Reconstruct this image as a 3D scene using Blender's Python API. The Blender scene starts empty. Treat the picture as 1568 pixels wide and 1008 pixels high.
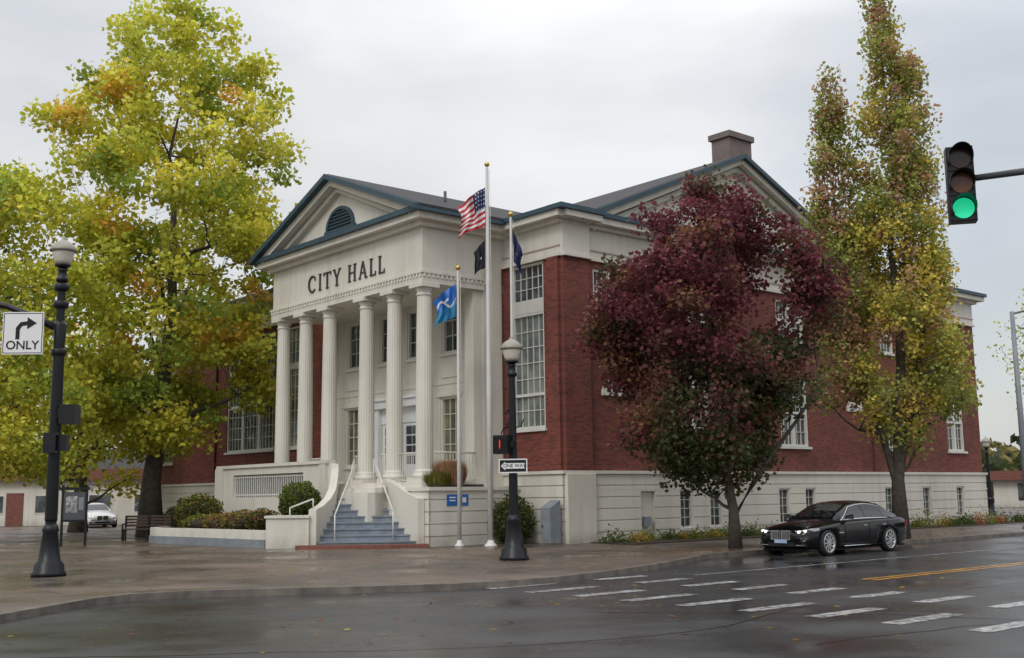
import bpy, bmesh, math, random
import numpy as np
from mathutils import Vector, Matrix
R=math.radians
scene=bpy.context.scene
# ------------------------------------------------------------------ frames
CX,CY=1.67,38.1
ANG=R(40.54)
d2=(math.cos(ANG),math.sin(ANG)); d1=(-d2[1],d2[0])
def P(s,w,z=0): return (CX+s*d1[0]+w*d2[0], CY+s*d1[1]+w*d2[1], z)
def L(x,y):
    a,b=x-CX,y-CY
    return (a*d2[0]+b*d2[1], a*d1[0]+b*d1[1])   # (w,s)
ROAD=-0.08; WALK=0.04
# ------------------------------------------------------------------ materials
def newmat(name):
    m=bpy.data.materials.new(name); m.use_nodes=True
    nt=m.node_tree; b=nt.nodes['Principled BSDF']; return m,nt,b
def mixc(nt,fac,a,b):
    n=nt.nodes.new('ShaderNodeMix'); n.data_type='RGBA'
    if fac is not None:
        if isinstance(fac,(int,float)): n.inputs[0].default_value=fac
        else: nt.links.new(fac,n.inputs[0])
    for i,v in ((6,a),(7,b)):
        if isinstance(v,tuple): n.inputs[i].default_value=(*v[:3],1)
        else: nt.links.new(v,n.inputs[i])
    return n.outputs[2]
def noise(nt,scale,detail=4,vec=None,rough=.55):
    n=nt.nodes.new('ShaderNodeTexNoise'); n.inputs['Scale'].default_value=scale
    n.inputs['Detail'].default_value=detail; n.inputs['Roughness'].default_value=rough
    if vec: nt.links.new(vec,n.inputs['Vector'])
    return n.outputs['Fac']
def ramp(nt,inp,lo,hi,a=0.0,b=1.0):
    n=nt.nodes.new('ShaderNodeMapRange'); nt.links.new(inp,n.inputs[0])
    n.inputs[1].default_value=lo; n.inputs[2].default_value=hi
    n.inputs[3].default_value=a; n.inputs[4].default_value=b
    return n.outputs[0]
def math2(nt,op,a,b):
    n=nt.nodes.new('ShaderNodeMath'); n.operation=op
    for i,v in enumerate((a,b)):
        if isinstance(v,(int,float)): n.inputs[i].default_value=v
        else: nt.links.new(v,n.inputs[i])
    return n.outputs[0]
def objco(nt):
    return nt.nodes.new('ShaderNodeTexCoord').outputs['Object']
def bump(nt,b,h,strength,dist=.02):
    n=nt.nodes.new('ShaderNodeBump'); n.inputs['Strength'].default_value=strength
    n.inputs['Distance'].default_value=dist
    nt.links.new(h,n.inputs['Height']); nt.links.new(n.outputs[0],b.inputs['Normal'])
def simple(name,col,rough=.6,var=.12,scale=3,bmp=0,metal=0,coat=0,spec=.5):
    m,nt,b=newmat(name); co=objco(nt)
    f=ramp(nt,noise(nt,scale,4,co),.3,.7)
    c=mixc(nt,f,tuple(x*(1-var) for x in col),tuple(min(1,x*(1+var)) for x in col))
    nt.links.new(c,b.inputs['Base Color'])
    b.inputs['Roughness'].default_value=rough; b.inputs['Metallic'].default_value=metal; b.inputs['Specular IOR Level'].default_value=spec
    if coat: b.inputs['Coat Weight'].default_value=coat; b.inputs['Coat Roughness'].default_value=.03
    if bmp: bump(nt,b,noise(nt,scale*12,3,co),bmp,.01)
    return m
def emis(name,col,st):
    m,nt,b=newmat(name); b.inputs['Base Color'].default_value=(*col,1)
    b.inputs['Emission Color'].default_value=(*col,1); b.inputs['Emission Strength'].default_value=st
    return m
def paint_white(name,col,grime=.5):
    m,nt,b=newmat(name); co=objco(nt)
    mp=nt.nodes.new('ShaderNodeMapping'); mp.inputs['Scale'].default_value=(1.6,1.6,.18)
    nt.links.new(co,mp.inputs[0])
    streak=ramp(nt,noise(nt,1.6,5,mp.outputs[0]),.48,.75)
    big=ramp(nt,noise(nt,.35,3,co),.35,.7)
    c=mixc(nt,big,col,tuple(x*.88 for x in col))
    c=mixc(nt,math2(nt,'MULTIPLY',streak,grime),c,(col[0]*.68,col[1]*.66,col[2]*.6))
    sp=nt.nodes.new('ShaderNodeSeparateXYZ'); nt.links.new(co,sp.inputs[0])
    low=math2(nt,'MULTIPLY',ramp(nt,sp.outputs[2],0,.55,1,0),ramp(nt,noise(nt,2.5,4,co),.3,.65))
    c=mixc(nt,math2(nt,'MULTIPLY',low,.55),c,(.17,.16,.12))
    nt.links.new(c,b.inputs['Base Color']); b.inputs['Roughness'].default_value=.6
    bump(nt,b,noise(nt,30,2,co),.15,.01)
    return m
M={}
M['white']=paint_white('cream_paint',(.68,.65,.575))
M['trim']=paint_white('window_trim',(.68,.67,.62),.3)
M['rail']=simple('rail_paint',(.64,.63,.58),.5,.05)
M['blue']=simple('blue_grey_trim',(.03,.066,.092),.5,.15,2)
M['roof']=simple('roof_shingle',(.03,.028,.03),.8,.4,9,.4)
M['step']=simple('blue_step_paint',(.19,.225,.27),.4,.2,3)
M['letter']=simple('bronze_letters',(.05,.045,.045),.5,.1)
M['chim']=simple('chimney_stucco',(.17,.135,.125),.8,.12,2,.2)
M['pink']=simple('faded_band',(.42,.33,.3),.7,.12,2)
M['black']=simple('black_paint',(.006,.007,.0095),.38,.2,6,spec=.35)
M['dark']=simple('dark_void',(.01,.01,.01),.9,.1)
M['tar']=simple('tar_seam',(.010,.010,.011),.25,.2,5)
M['grey']=simple('grey_metal',(.20,.225,.25),.45,.15,3)
M['dgrey']=simple('dark_grey_metal',(.06,.065,.07),.45,.15,3)
M['pole']=simple('flagpole_paint',(.6,.6,.58),.35,.06,3)
M['gold']=simple('gold_finial',(.6,.42,.12),.3,.1,3,0,.8)
M['bark']=simple('bark',(.07,.058,.048),.9,.4,5,.8)
M['wood']=simple('bench_wood',(.06,.035,.025),.6,.2,5)
M['signw']=simple('sign_white',(.72,.72,.72),.4,.03)
M['signb']=simple('sign_blue',(.02,.12,.42),.4,.05)
M['red']=simple('flag_red',(.45,.02,.03),.7,.1); M['fwhite']=simple('flag_white',(.68,.68,.68),.7,.05)
M['navy']=simple('flag_navy',(.012,.022,.09),.7,.1); M['teal']=simple('flag_teal',(.02,.18,.36),.7,.1)
M['fblack']=simple('flag_black',(.012,.013,.02),.8,.1)
M['brickcap']=simple('brick_curb',(.17,.06,.042),.6,.3,8,.3)
M['soil']=simple('bark_mulch',(.04,.027,.018),.9,.4,12,.6)
def brick_mat():
    m,nt,b=newmat('red_brick'); co=objco(nt)
    sp=nt.nodes.new('ShaderNodeSeparateXYZ'); nt.links.new(co,sp.inputs[0])
    cb=nt.nodes.new('ShaderNodeCombineXYZ'); nt.links.new(math2(nt,'ADD',sp.outputs[0],sp.outputs[1]),cb.inputs[0]); nt.links.new(sp.outputs[2],cb.inputs[1])
    br=nt.nodes.new('ShaderNodeTexBrick'); nt.links.new(cb.outputs[0],br.inputs['Vector'])
    br.inputs['Scale'].default_value=1; br.inputs['Brick Width'].default_value=.23; br.inputs['Row Height'].default_value=.08
    br.inputs['Mortar Size'].default_value=.009; br.inputs['Mortar Smooth'].default_value=.3; br.inputs['Bias'].default_value=-.1
    br.inputs['Color1'].default_value=(.225,.050,.033,1); br.inputs['Color2'].default_value=(.09,.022,.018,1)
    br.inputs['Mortar'].default_value=(.16,.085,.065,1)
    big=ramp(nt,noise(nt,.45,4,co),.3,.75)
    mm=nt.nodes.new('ShaderNodeMix'); mm.data_type='RGBA'; mm.blend_type='MULTIPLY'; mm.inputs[0].default_value=1
    nt.links.new(br.outputs['Color'],mm.inputs[6]); nt.links.new(mixc(nt,big,(1.15,1.1,1.05),(.66,.67,.7)),mm.inputs[7])
    nt.links.new(mm.outputs[2],b.inputs['Base Color']); b.inputs['Roughness'].default_value=.8
    bump(nt,b,math2(nt,'SUBTRACT',1.0,br.outputs['Fac']),.5,.01)
    return m
M['brick']=brick_mat()
def glass_mat(name,c1,c2,r=.06):
    m,nt,b=newmat(name); co=objco(nt)
    f=ramp(nt,noise(nt,.9,3,co),.4,.62)
    nt.links.new(mixc(nt,f,c1,c2),b.inputs['Base Color'])
    b.inputs['Roughness'].default_value=r; b.inputs['IOR'].default_value=1.6
    bump(nt,b,noise(nt,2.2,2,co),.12,.03)
    return m
M['glass']=glass_mat('window_glass',(.02,.025,.03),(.10,.12,.12))
M['glassL']=glass_mat('window_glass_blinds',(.10,.125,.12),(.24,.27,.24))
M['glassY']=glass_mat('window_glass_warm',(.22,.20,.10),(.08,.08,.06))  # yellow of lit rooms put into the glass colour, no emission
def road_mat():
    m,nt,b=newmat('wet_asphalt'); co=objco(nt)
    mp=nt.nodes.new('ShaderNodeMapping'); mp.inputs['Rotation'].default_value=(0,0,-ANG); mp.inputs['Scale'].default_value=(.35,1,1); nt.links.new(co,mp.inputs[0])
    fine=noise(nt,45,5,co,.75); big=ramp(nt,noise(nt,.22,5,co),.36,.62); mid=ramp(nt,noise(nt,1.1,5,co),.35,.7)
    track=ramp(nt,noise(nt,.5,4,mp.outputs[0]),.38,.64)
    c=mixc(nt,ramp(nt,fine,.35,.7),(.010,.010,.012),(.062,.062,.066))
    c=mixc(nt,math2(nt,'MULTIPLY',mid,.5),c,(.028,.028,.031))
    c=mixc(nt,math2(nt,'MULTIPLY',track,.4),c,(.05,.048,.047))
    nt.links.new(c,b.inputs['Base Color'])
    q=math2(nt,'ADD',math2(nt,'MULTIPLY',big,.8),math2(nt,'ADD',math2(nt,'MULTIPLY',mid,.25),math2(nt,'MULTIPLY',track,.4)))
    nt.links.new(ramp(nt,q,.15,1.3,.08,.5),b.inputs['Roughness'])
    nb=nt.nodes.new('ShaderNodeBump'); nb.inputs['Distance'].default_value=.012; nt.links.new(ramp(nt,q,.2,1.2,.06,.6),nb.inputs['Strength'])
    nt.links.new(fine,nb.inputs['Height']); nt.links.new(nb.outputs[0],b.inputs['Normal'])
    return m
M['road']=road_mat()
def walk_mat():
    m,nt,b=newmat('wet_sidewalk'); co=objco(nt)
    mp=nt.nodes.new('ShaderNodeMapping'); mp.inputs['Rotation'].default_value=(0,0,-ANG); nt.links.new(co,mp.inputs[0])
    br=nt.nodes.new('ShaderNodeTexBrick'); nt.links.new(mp.outputs[0],br.inputs['Vector']); br.offset=0
    br.inputs['Scale'].default_value=1; br.inputs['Brick Width'].default_value=1.8; br.inputs['Row Height'].default_value=1.8
    br.inputs['Mortar Size'].default_value=.02; br.inputs['Bias'].default_value=0
    br.inputs['Color1'].default_value=(.165,.12,.092,1); br.inputs['Color2'].default_value=(.115,.085,.068,1); br.inputs['Mortar'].default_value=(.035,.028,.022,1)
    big=ramp(nt,noise(nt,.25,5,co),.40,.60)
    c=mixc(nt,big,br.outputs['Color'],(.06,.048,.04))
    c2=mixc(nt,math2(nt,'MULTIPLY',ramp(nt,noise(nt,14,5,co),.35,.7),.5),c,(.12,.09,.068)) 
    nt.links.new(c2,b.inputs['Base Color'])
    nt.links.new(ramp(nt,noise(nt,.4,5,co),.36,.62,.14,.62),b.inputs['Roughness'])
    bump(nt,b,noise(nt,30,4,co),.25,.01)
    return m
M['walk']=walk_mat()
M['kerb']=simple('kerb_concrete',(.13,.112,.095),.5,.4,3,.3)
def worn(name,col,amt):
    m,nt,b=newmat(name); co=objco(nt)
    f=math2(nt,'MULTIPLY',ramp(nt,noise(nt,7,6,co,.7),.38,.56),ramp(nt,noise(nt,1.2,4,co),.3,.6,.3,1))
    nt.links.new(mixc(nt,math2(nt,'MULTIPLY',f,amt),(.035,.035,.037),col),b.inputs['Base Color'])
    b.inputs['Roughness'].default_value=.35; bump(nt,b,noise(nt,45,4,co),.3,.01); return m
M['line']=worn('worn_white_line',(.5,.5,.49),1.0)
M['yline']=worn('worn_yellow_line',(.6,.28,.03),1.2)
def ground_mat():
    m,nt,b=newmat('ground'); co=objco(nt)
    nt.links.new(mixc(nt,ramp(nt,noise(nt,.02,5,co),.4,.6),(.045,.055,.025),(.06,.06,.055)),b.inputs['Base Color'])
    b.inputs['Roughness'].default_value=.8; return m
M['ground']=ground_mat()
def leaf_mat(name):
    m,nt,b=newmat(name)
    at=nt.nodes.new('ShaderNodeAttribute'); at.attribute_name='Col'
    nt.links.new(at.outputs['Color'],b.inputs['Base Color']); b.inputs['Roughness'].default_value=.55
    b.inputs['Specular IOR Level'].default_value=.3
    tr=nt.nodes.new('ShaderNodeBsdfTranslucent'); nt.links.new(at.outputs['Color'],tr.inputs['Color'])
    mx=nt.nodes.new('ShaderNodeMixShader'); mx.inputs[0].default_value=.42
    nt.links.new(b.outputs[0],mx.inputs[1]); nt.links.new(tr.outputs[0],mx.inputs[2])
    nt.links.new(mx.outputs[0],nt.nodes['Material Output'].inputs['Surface'])
    return m
M['leaf']=leaf_mat('foliage')
# ------------------------------------------------------------------ mesh builder
class MB:
    def __init__(s): s.v=[];s.f=[];s.m=[];s.ml=[];s.sm=[]
    def mi(s,k):
        if k not in s.ml: s.ml.append(k)
        return s.ml.index(k)
    def face(s,pts,k,sm=False):
        n=len(s.v); s.v+= [tuple(p) for p in pts]; s.f.append(tuple(range(n,n+len(pts)))); s.m.append(s.mi(k)); s.sm.append(sm)
    def hexa(s,p,k):
        n=len(s.v); s.v+=[tuple(q) for q in p]; i=s.mi(k)
        for f in ((3,2,1,0),(4,5,6,7),(0,1,5,4),(1,2,6,5),(2,3,7,6),(3,0,4,7)):
            s.f.append(tuple(n+j for j in f)); s.m.append(i); s.sm.append(False)
    def box(s,x0,x1,y0,y1,z0,z1,k):
        s.hexa([(x0,y0,z0),(x1,y0,z0),(x1,y1,z0),(x0,y1,z0),(x0,y0,z1),(x1,y0,z1),(x1,y1,z1),(x0,y1,z1)],k)
    def prism(s,poly,z0,z1,k):
        n=len(poly)
        s.face([(p[0],p[1],z1) for p in poly],k); s.face([(p[0],p[1],z0) for p in reversed(poly)],k)
        for i in range(n):
            a,b=poly[i],poly[(i+1)%n]; s.face([(a[0],a[1],z0),(b[0],b[1],z0),(b[0],b[1],z1),(a[0],a[1],z1)],k)
    def prism_m(s,poly,fn,a,b,k):
        n=len(poly)
        s.face([fn(p[0],p[1],a) for p in poly],k); s.face([fn(p[0],p[1],b) for p in reversed(poly)],k)
        for i in range(n):
            p,q=poly[i],poly[(i+1)%n]; s.face([fn(p[0],p[1],a),fn(q[0],q[1],a),fn(q[0],q[1],b),fn(p[0],p[1],b)],k)
    def rings(s,rings,k,cap=True,sm=True):
        base=len(s.v); n=len(rings[0]); i0=s.mi(k)
        for r in rings: s.v+=[tuple(p) for p in r]
        for a in range(len(rings)-1):
            for j in range(n):
                b=(j+1)%n
                s.f.append((base+a*n+j,base+a*n+b,base+(a+1)*n+b,base+(a+1)*n+j)); s.m.append(i0); s.sm.append(sm)
        if cap:
            s.f.append(tuple(base+j for j in reversed(range(n)))); s.m.append(i0); s.sm.append(False)
            o=base+(len(rings)-1)*n
            s.f.append(tuple(o+j for j in range(n))); s.m.append(i0); s.sm.append(False)
    def lathe(s,prof,k,cx=0,cy=0,z=0,n=20,flute=0,sm=True):
        rs=[]
        for r,h in prof:
            rs.append([(cx+(r*(1-(flute if j%2 else 0)))*math.cos(2*math.pi*j/n),cy+(r*(1-(flute if j%2 else 0)))*math.sin(2*math.pi*j/n),z+h) for j in range(n)])
        s.rings(rs,k,True,sm)
    def tube(s,pts,rad,k,n=6):
        pts=[Vector(p) for p in pts]
        if not isinstance(rad,(list,tuple)): rad=[rad]*len(pts)
        rs=[]
        for i,p in enumerate(pts):
            t=(pts[min(i+1,len(pts)-1)]-pts[max(i-1,0)]).normalized()
            a=t.cross(Vector((0,0,1))) if abs(t.z)<.95 else t.cross(Vector((1,0,0)))
            a.normalize(); b=t.cross(a)
            rs.append([p+(a*math.cos(2*math.pi*j/n)+b*math.sin(2*math.pi*j/n))*rad[i] for j in range(n)])
        s.rings(rs,k)
    def cyl(s,c,axis,r,h,k,n=20,sm=True):
        c=Vector(c); ax=Vector(axis).normalized(); s.tube([c-ax*h/2,c+ax*h/2],r,k,n)
    def build(s,name,parent=None,loc=(0,0,0),rot=0,bevel=0):
        me=bpy.data.meshes.new(name); me.from_pydata(s.v,[],s.f)
        for k in s.ml: me.materials.append(M[k])
        me.polygons.foreach_set('material_index',s.m); me.polygons.foreach_set('use_smooth',s.sm); me.update()
        o=bpy.data.objects.new(name,me); scene.collection.objects.link(o)
        if parent: o.parent=parent
        o.location=loc; o.rotation_euler=(0,0,rot)
        if bevel:
            b=o.modifiers.new('bevel','BEVEL'); b.width=bevel; b.segments=2; b.limit_method='ANGLE'
        return o
def empty(name,loc=(0,0,0),rot=0):
    e=bpy.data.objects.new(name,None); e.empty_display_size=.3; scene.collection.objects.link(e); e.location=loc; e.rotation_euler=(0,0,rot); return e
def text(body,size,k,parent,loc,rot,name='lettering',ext=.004):
    c=bpy.data.curves.new(name,'FONT'); c.body=body; c.size=size; c.align_x='CENTER'; c.align_y='CENTER'; c.extrude=ext; c.offset=size*.012
    c.materials.append(M[k]); o=bpy.data.objects.new(name,c); scene.collection.objects.link(o); o.parent=parent; o.location=loc; o.rotation_euler=rot; return o
# ------------------------------------------------------------------ ground
g=MB(); g.face([(-1500,-1500,0),(1500,-1500,0),(1500,1500,0),(-1500,1500,0)],'ground'); g.build('ground',loc=(0,0,ROAD-.03))
g=MB(); g.face([(-150,-60,0),(160,-60,0),(160,260,0),(-150,260,0)],'road'); g.build('road',loc=(0,0,ROAD))
curb=[(-14,-25),(-10,0),(-8.3,13),(-7.5,17.6),(-7.15,19.6),(-6.8,20.3),(-6.1,20.75),(-4.55,21.1),(-2.6,21.35),(-1.22,21.65),(-.1,22.3),(.9,23.2),(2.1,24.8),(3.2,26.6),(4.2,28.6),P(-7.8,-2)[:2],P(-7.7,0)[:2],P(-7.7,30)[:2],P(-7.7,70)[:2]]
poly=curb+[P(70,70)[:2],P(70,-70)[:2],(-90,-25)]
g=MB()
g.face([(x,y,WALK) for x,y in poly],'walk')
for a,b in zip(poly,poly[1:]+poly[:1]): g.face([(*a,ROAD-.02),(*b,ROAD-.02),(*b,WALK),(*a,WALK)],'kerb')
g.build('sidewalk')
g=MB()
def offset_line(pts,d):
    out=[]
    for i,p in enumerate(pts):
        a=Vector(pts[max(i-1,0)]); b=Vector(pts[min(i+1,len(pts)-1)]); t=(b-a).normalized(); nrm=Vector((-t.y,t.x)); out.append(Vector(p)+nrm*d)
    return out
o1=offset_line(curb,-.012); o2=offset_line(curb,.16)
for i in range(len(curb)-1):
    a,b,c,d=o1[i],o1[i+1],o2[i+1],o2[i]; z0=ROAD-.02; z1=WALK+.006
    g.hexa([(*a,z0),(*b,z0),(*c,z0),(*d,z0),(*a,z1),(*b,z1),(*c,z1),(*d,z1)],'kerb')
g.build('kerb')
g=MB(); zl=.005
def strip(w0,w1,s0,s1,k,z=.005): g.face([(w0,s0,z),(w1,s0,z),(w1,s1,z),(w0,s1,z)],k)
s=-10.7
while s>-27:
    strip(-12.2,-10.5,s-.31,s,'line'); strip(-9.3,-7.8,s-.31,s,'line'); s-=1.22
strip(-7,70,-11.62,-11.5,'line'); strip(-5.8,70,-14.97,-14.83,'yline'); strip(-5.8,70,-15.24,-15.08,'yline')
w=-5
while w<60: strip(w,w+3,-18.6,-18.48,'line'); w+=9
g.build('road_markings',loc=(CX,CY,ROAD),rot=ANG)
# irregular tar-filled cracks
g=MB(); rc_=random.Random(4)
def crack(x,y,ang,n,wd):
    pts=[]
    for i in range(n):
        pts.append((x,y)); ang+=rc_.uniform(-.22,.22); st_=rc_.uniform(.3,.7); x+=math.cos(ang)*st_; y+=math.sin(ang)*st_
    a=offset_line(pts,wd/2); b=offset_line(pts,-wd/2)
    for i in range(n-1): g.face([(*a[i],0),(*a[i+1],0),(*b[i+1],0),(*b[i],0)],'tar')
crack(-5.5,13.2,.25,26,.035); crack(1.0,17.5,-.35,20,.03); crack(3.5,13.5,.75,26,.035); crack(8,20.5,.75,30,.03)
g.build('tar_cracks',loc=(0,0,ROAD+.0025))
# ------------------------------------------------------------------ city hall
CH=empty('city_hall',(CX,CY,0),ANG)
def front(W0): return lambda u,z,d:(W0+d,u,z)
def side(S0): return lambda u,z,d:(u,S0+d,z)
def mbox(mb,mp,u0,u1,z0,z1,a,b,k):
    mb.hexa([mp(u0,z0,a),mp(u1,z0,a),mp(u1,z0,b),mp(u0,z0,b),mp(u0,z1,a),mp(u1,z1,a),mp(u1,z1,b),mp(u0,z1,b)],k)
def cells(u0,u1,z0,z1,holes):
    us=sorted({u0,u1}|{x for h in holes for x in h[:2] if u0<x<u1}); zs=sorted({z0,z1}|{x for h in holes for x in h[2:4] if z0<x<z1})
    for a,b in zip(us,us[1:]):
        for c,d in zip(zs,zs[1:]):
            mu,mz=(a+b)/2,(c+d)/2
            if not any(h[0]<mu<h[1] and h[2]<mz<h[3] for h in holes): yield a,b,c,d
def wall(mb,mp,u0,u1,z0,z1,holes,k,depth=.22):
    for a,b,c,d in cells(u0,u1,z0,z1,holes): mb.face([mp(a,c,0),mp(b,c,0),mp(b,d,0),mp(a,d,0)],k)
    for h in holes:
        a,b,c,d=h[:4]
        for p,q in (((a,c),(b,c)),((b,c),(b,d)),((b,d),(a,d)),((a,d),(a,c))):
            mb.face([mp(p[0],p[1],0),mp(q[0],q[1],0),mp(q[0],q[1],depth),mp(p[0],p[1],depth)],k)
def courses(mb,mp,u0,u1,z0,z1,holes,k,h=.4):
    wall(mb,lambda u,z,d:mp(u,z,d+.045),u0,u1,z0,z1,holes,k)
    z=z0
    while z<z1-.05:
        t=min(z+h-.035,z1)
        for a,b,c,d in cells(u0,u1,z,t,holes): mbox(mb,mp,a,b,c,d,0,.05,k)
        z+=h
def window(mb,mp,u0,u1,z0,z1,cols,rows,glass='glass',fr=.09,sill=True,rails=(),mull=(),k='trim',thin=.028):
    mb.face([mp(u0,z0,.16),mp(u1,z0,.16),mp(u1,z1,.16),mp(u0,z1,.16)],glass)
    mbox(mb,mp,u0,u0+fr,z0,z1,.04,.2,k); mbox(mb,mp,u1-fr,u1,z0,z1,.04,.2,k)
    mbox(mb,mp,u0+fr,u1-fr,z1-fr,z1,.043,.2,k); mbox(mb,mp,u0+fr,u1-fr,z0,z0+fr,.043,.2,k)
    for m in mull: mbox(mb,mp,m-.09,m+.09,z0+fr,z1-fr,.046,.2,k)
    for (za,zb) in rails: mbox(mb,mp,u0+fr,u1-fr,za,zb,.06,.2,k)
    for i in range(1,cols): 
        u=u0+fr+(u1-u0-2*fr)*i/cols; mbox(mb,mp,u-thin/2,u+thin/2,z0+fr,z1-fr,.12,.158,k)
    for i in range(1,rows):
        z=z0+fr+(z1-z0-2*fr)*i/rows; mbox(mb,mp,u0+fr,u1-fr,z-thin/2,z+thin/2,.117,.158,k)
    if sill: mbox(mb,mp,u0-.08,u1+.08,z0-.1,z0-.002,-.1,.1,k)
F0=front(0); S0_=side(0)
ZT=9.85; ZB=2.46
wb=MB(); wi=MB(); bs=MB(); tr=MB()
hr=[(.85,2.6,3.95,ZT-.02)]
hl=[(17.5,19.1,3.95,9.6),(20.0,24.9,3.95,9.6),(31.3,32.6,3.6,6.2),(31.3,32.6,7.6,9.6)]
wall(wb,F0,0,3.0,ZB,ZT,hr,'brick'); wall(wb,F0,13.3,34,ZB,ZT,hl,'brick')
window(wi,F0,.85,2.6,3.95,8.05,5,7,'glassL',rails=((5.1,5.2),)); window(wi,F0,.85,2.6,8.45,ZT-.02,5,3,'glass',sill=False)
mbox(wi,F0,.85,2.6,8.05,8.45,.03,.2,'trim')
window(wi,F0,17.5,19.1,3.95,9.6,4,10,'glassL',rails=((7.6,7.9),))
window(wi,F0,20.0,24.9,3.95,9.6,15,10,'glass',rails=((6.1,6.25),(7.7,8.0)),mull=(21.63,23.27))
for h in hl[2:]: window(wi,F0,*h,4,5,'glassL')
hs=[(1.6,2.5,7.9,9.6),(6.1,7.7,7.9,9.6),(12.2,14.1,7.9,9.6),(16.9,18.1,8.0,9.6),(19.9,21.1,7.9,9.6),(25.5,27.1,7.9,9.6),
    (6.1,7.7,3.5,6.3),(12.2,14.1,3.5,6.3),(19.9,21.1,3.5,6.3),(25.5,27.1,3.5,6.3)]
wall(wb,S0_,0,28.7,ZB,ZT,hs,'brick')
for h in hs:
    wd=h[1]-h[0]; window(wi,S0_,*h,int(wd/.3),5 if h[3]<7 else 3,'glass',mull=((h[0]+h[1])/2,) if wd>1.5 else (), rails=(((h[2]+h[3])/2-.05,(h[2]+h[3])/2+.05),))
wb.box(0.01,1.25,-.16,.1,ZB+.001,ZT-.001,'brick')
for a in (9.9,18.9,): wb.box(a,a+.45,-.08,.1,ZB+.001,ZT-.001,'brick')
wb.box(-.12,.1,3.0,3.35,ZB,ZT,'brick'); wb.box(-.12,.1,26.0,26.5,ZB,ZT,'brick'); wb.box(-.12,.1,.002,.55,ZB+.001,ZT-.001,'brick')
wb.box(28.4,28.7,0.02,30,0,ZT,'brick'); wb.box(0.02,28.6,33.7,34,0,ZT,'brick')
Bf=front(-.1); Bs=side(-.1)
hb=[(c-.36,c+.36,.4,1.8) for c in (6.1,7.8,12.1,13.9,19.9,23.1,26.2)]+[(3.65,4.4,.0,1.75)]
courses(bs,Bs,-.1,28.8,-.02,2.36,hb,'white'); courses(bs,Bf,-.1,34,-.02,2.36,[],'white')
for h in hb[:-1]: window(wi,Bs,*h,2,4,'glass',fr=.06,k='trim',thin=.022)
wi.face([Bs(3.65,0,.15),Bs(4.4,0,.15),Bs(4.4,1.75,.15),Bs(3.65,1.75,.15)],'white'); mbox(wi,Bs,3.85,4.15,.5,.85,-.02,.15,'grey')
bs.box(28.5,28.8,0,33,0,2.36,'white')
tr.box(-.17,28.87,-.17,34,2.36,2.47,'white')
bs.box(-.04,1.3,-.24,-.06,0,2.357,'white')
tr.box(-.03,28.73,-.03,34,ZT,11.06,'white'); tr.box(-.1,28.8,-.1,34.1,ZT-.004,ZT+.1,'white')
tr.box(-.02,1.28,-.2,0,ZT+.001,11.05,'white'); tr.box(-.03,1.35,-.3,0,ZT-.01,ZT+.098,'white')
tr.box(-.06,28.76,-.06,34.05,10.2,10.25,'pink') 
tr.box(-.22,28.92,-.22,34.2,11.0,11.14,'white'); tr.box(-.5,29.2,-.5,34.5,11.14,11.36,'white')
tr.box(-.6,29.3,-.6,34.6,11.36,11.52,'blue')
tr.box(-.25,1.5,-.68,-.0,11.145,11.355,'white'); tr.box(-.605,1.6,-.78,-.0,11.365,11.525,'blue')
wl,wa,wr,zb_,za=1.2,9.8,18.4,11.52,15.2
Pm=lambda u,z,d:(u,d,z)
ro=MB()
ro.prism_m([(wl,zb_),(wr,zb_),(wa,za-.16)],Pm,.02,26,'white')
def band(mb,fn,u0,uc,u1,zb,za,o0,o1,a,b,k):
    for ue in (u0,u1):
        mb.prism_m([(ue,zb-o1),(uc,za-o1),(uc,za-o0),(ue,zb-o0)],fn,a,b,k)
band(ro,Pm,wl-.6,wa,wr+.6,zb_-.2,za+.05,.0,.1,-.5,26,'roof')
band(ro,Pm,wl-.6,wa,wr+.6,zb_-.2,za+.05,.02,.2,-.66,-.5,'blue')
band(ro,Pm,wl-.1,wa,wr+.1,zb_-.02,za+.05,.1,.42,-.48,.1,'white')
band(ro,Pm,wl+.3,wa,wr-.3,zb_+.02,za+.0,.4,.62,-.2,.1,'white')
def fan(mb,fn,uc,z0,r,k1='trim',k2='dark',asp=1.0):
    N=14
    arc=lambda rr:[(uc+rr*math.cos(math.pi*i/N),z0+rr*asp*math.sin(math.pi*i/N)) for i in range(N+1)]
    mb.prism_m(arc(r*.88),fn,-.03,.02,k2)
    a,b=arc(r),arc(r*.86)
    for i in range(N): mb.prism_m([a[i],a[i+1],b[i+1],b[i]],fn,-.09,.02,k1)
    mbox(mb,fn,uc-r*1.08,uc+r*1.08,z0-.1,z0,-.1,.02,k1)
    z=z0+.1
    while z<z0+r*.8*asp:
        hw=math.sqrt(max(0,(r*.85)**2-((z-z0)/asp)**2)); mbox(mb,fn,uc-hw,uc+hw,z,z+.05,-.06,-.02,k1); z+=.13
fan(ro,side(.02),10.2,12.35,1.05)
ro.box(8.0,9.0,-.06,.1,11.6,14.45,'white')
ro.box(10.9,12.4,1.0,1.95,12,16.6,'chim'); ro.box(10.8,12.5,.9,2.05,16.6,16.85,'chim'); ro.box(11.2,12.1,1.2,1.75,16.8,17.0,'chim')
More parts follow.
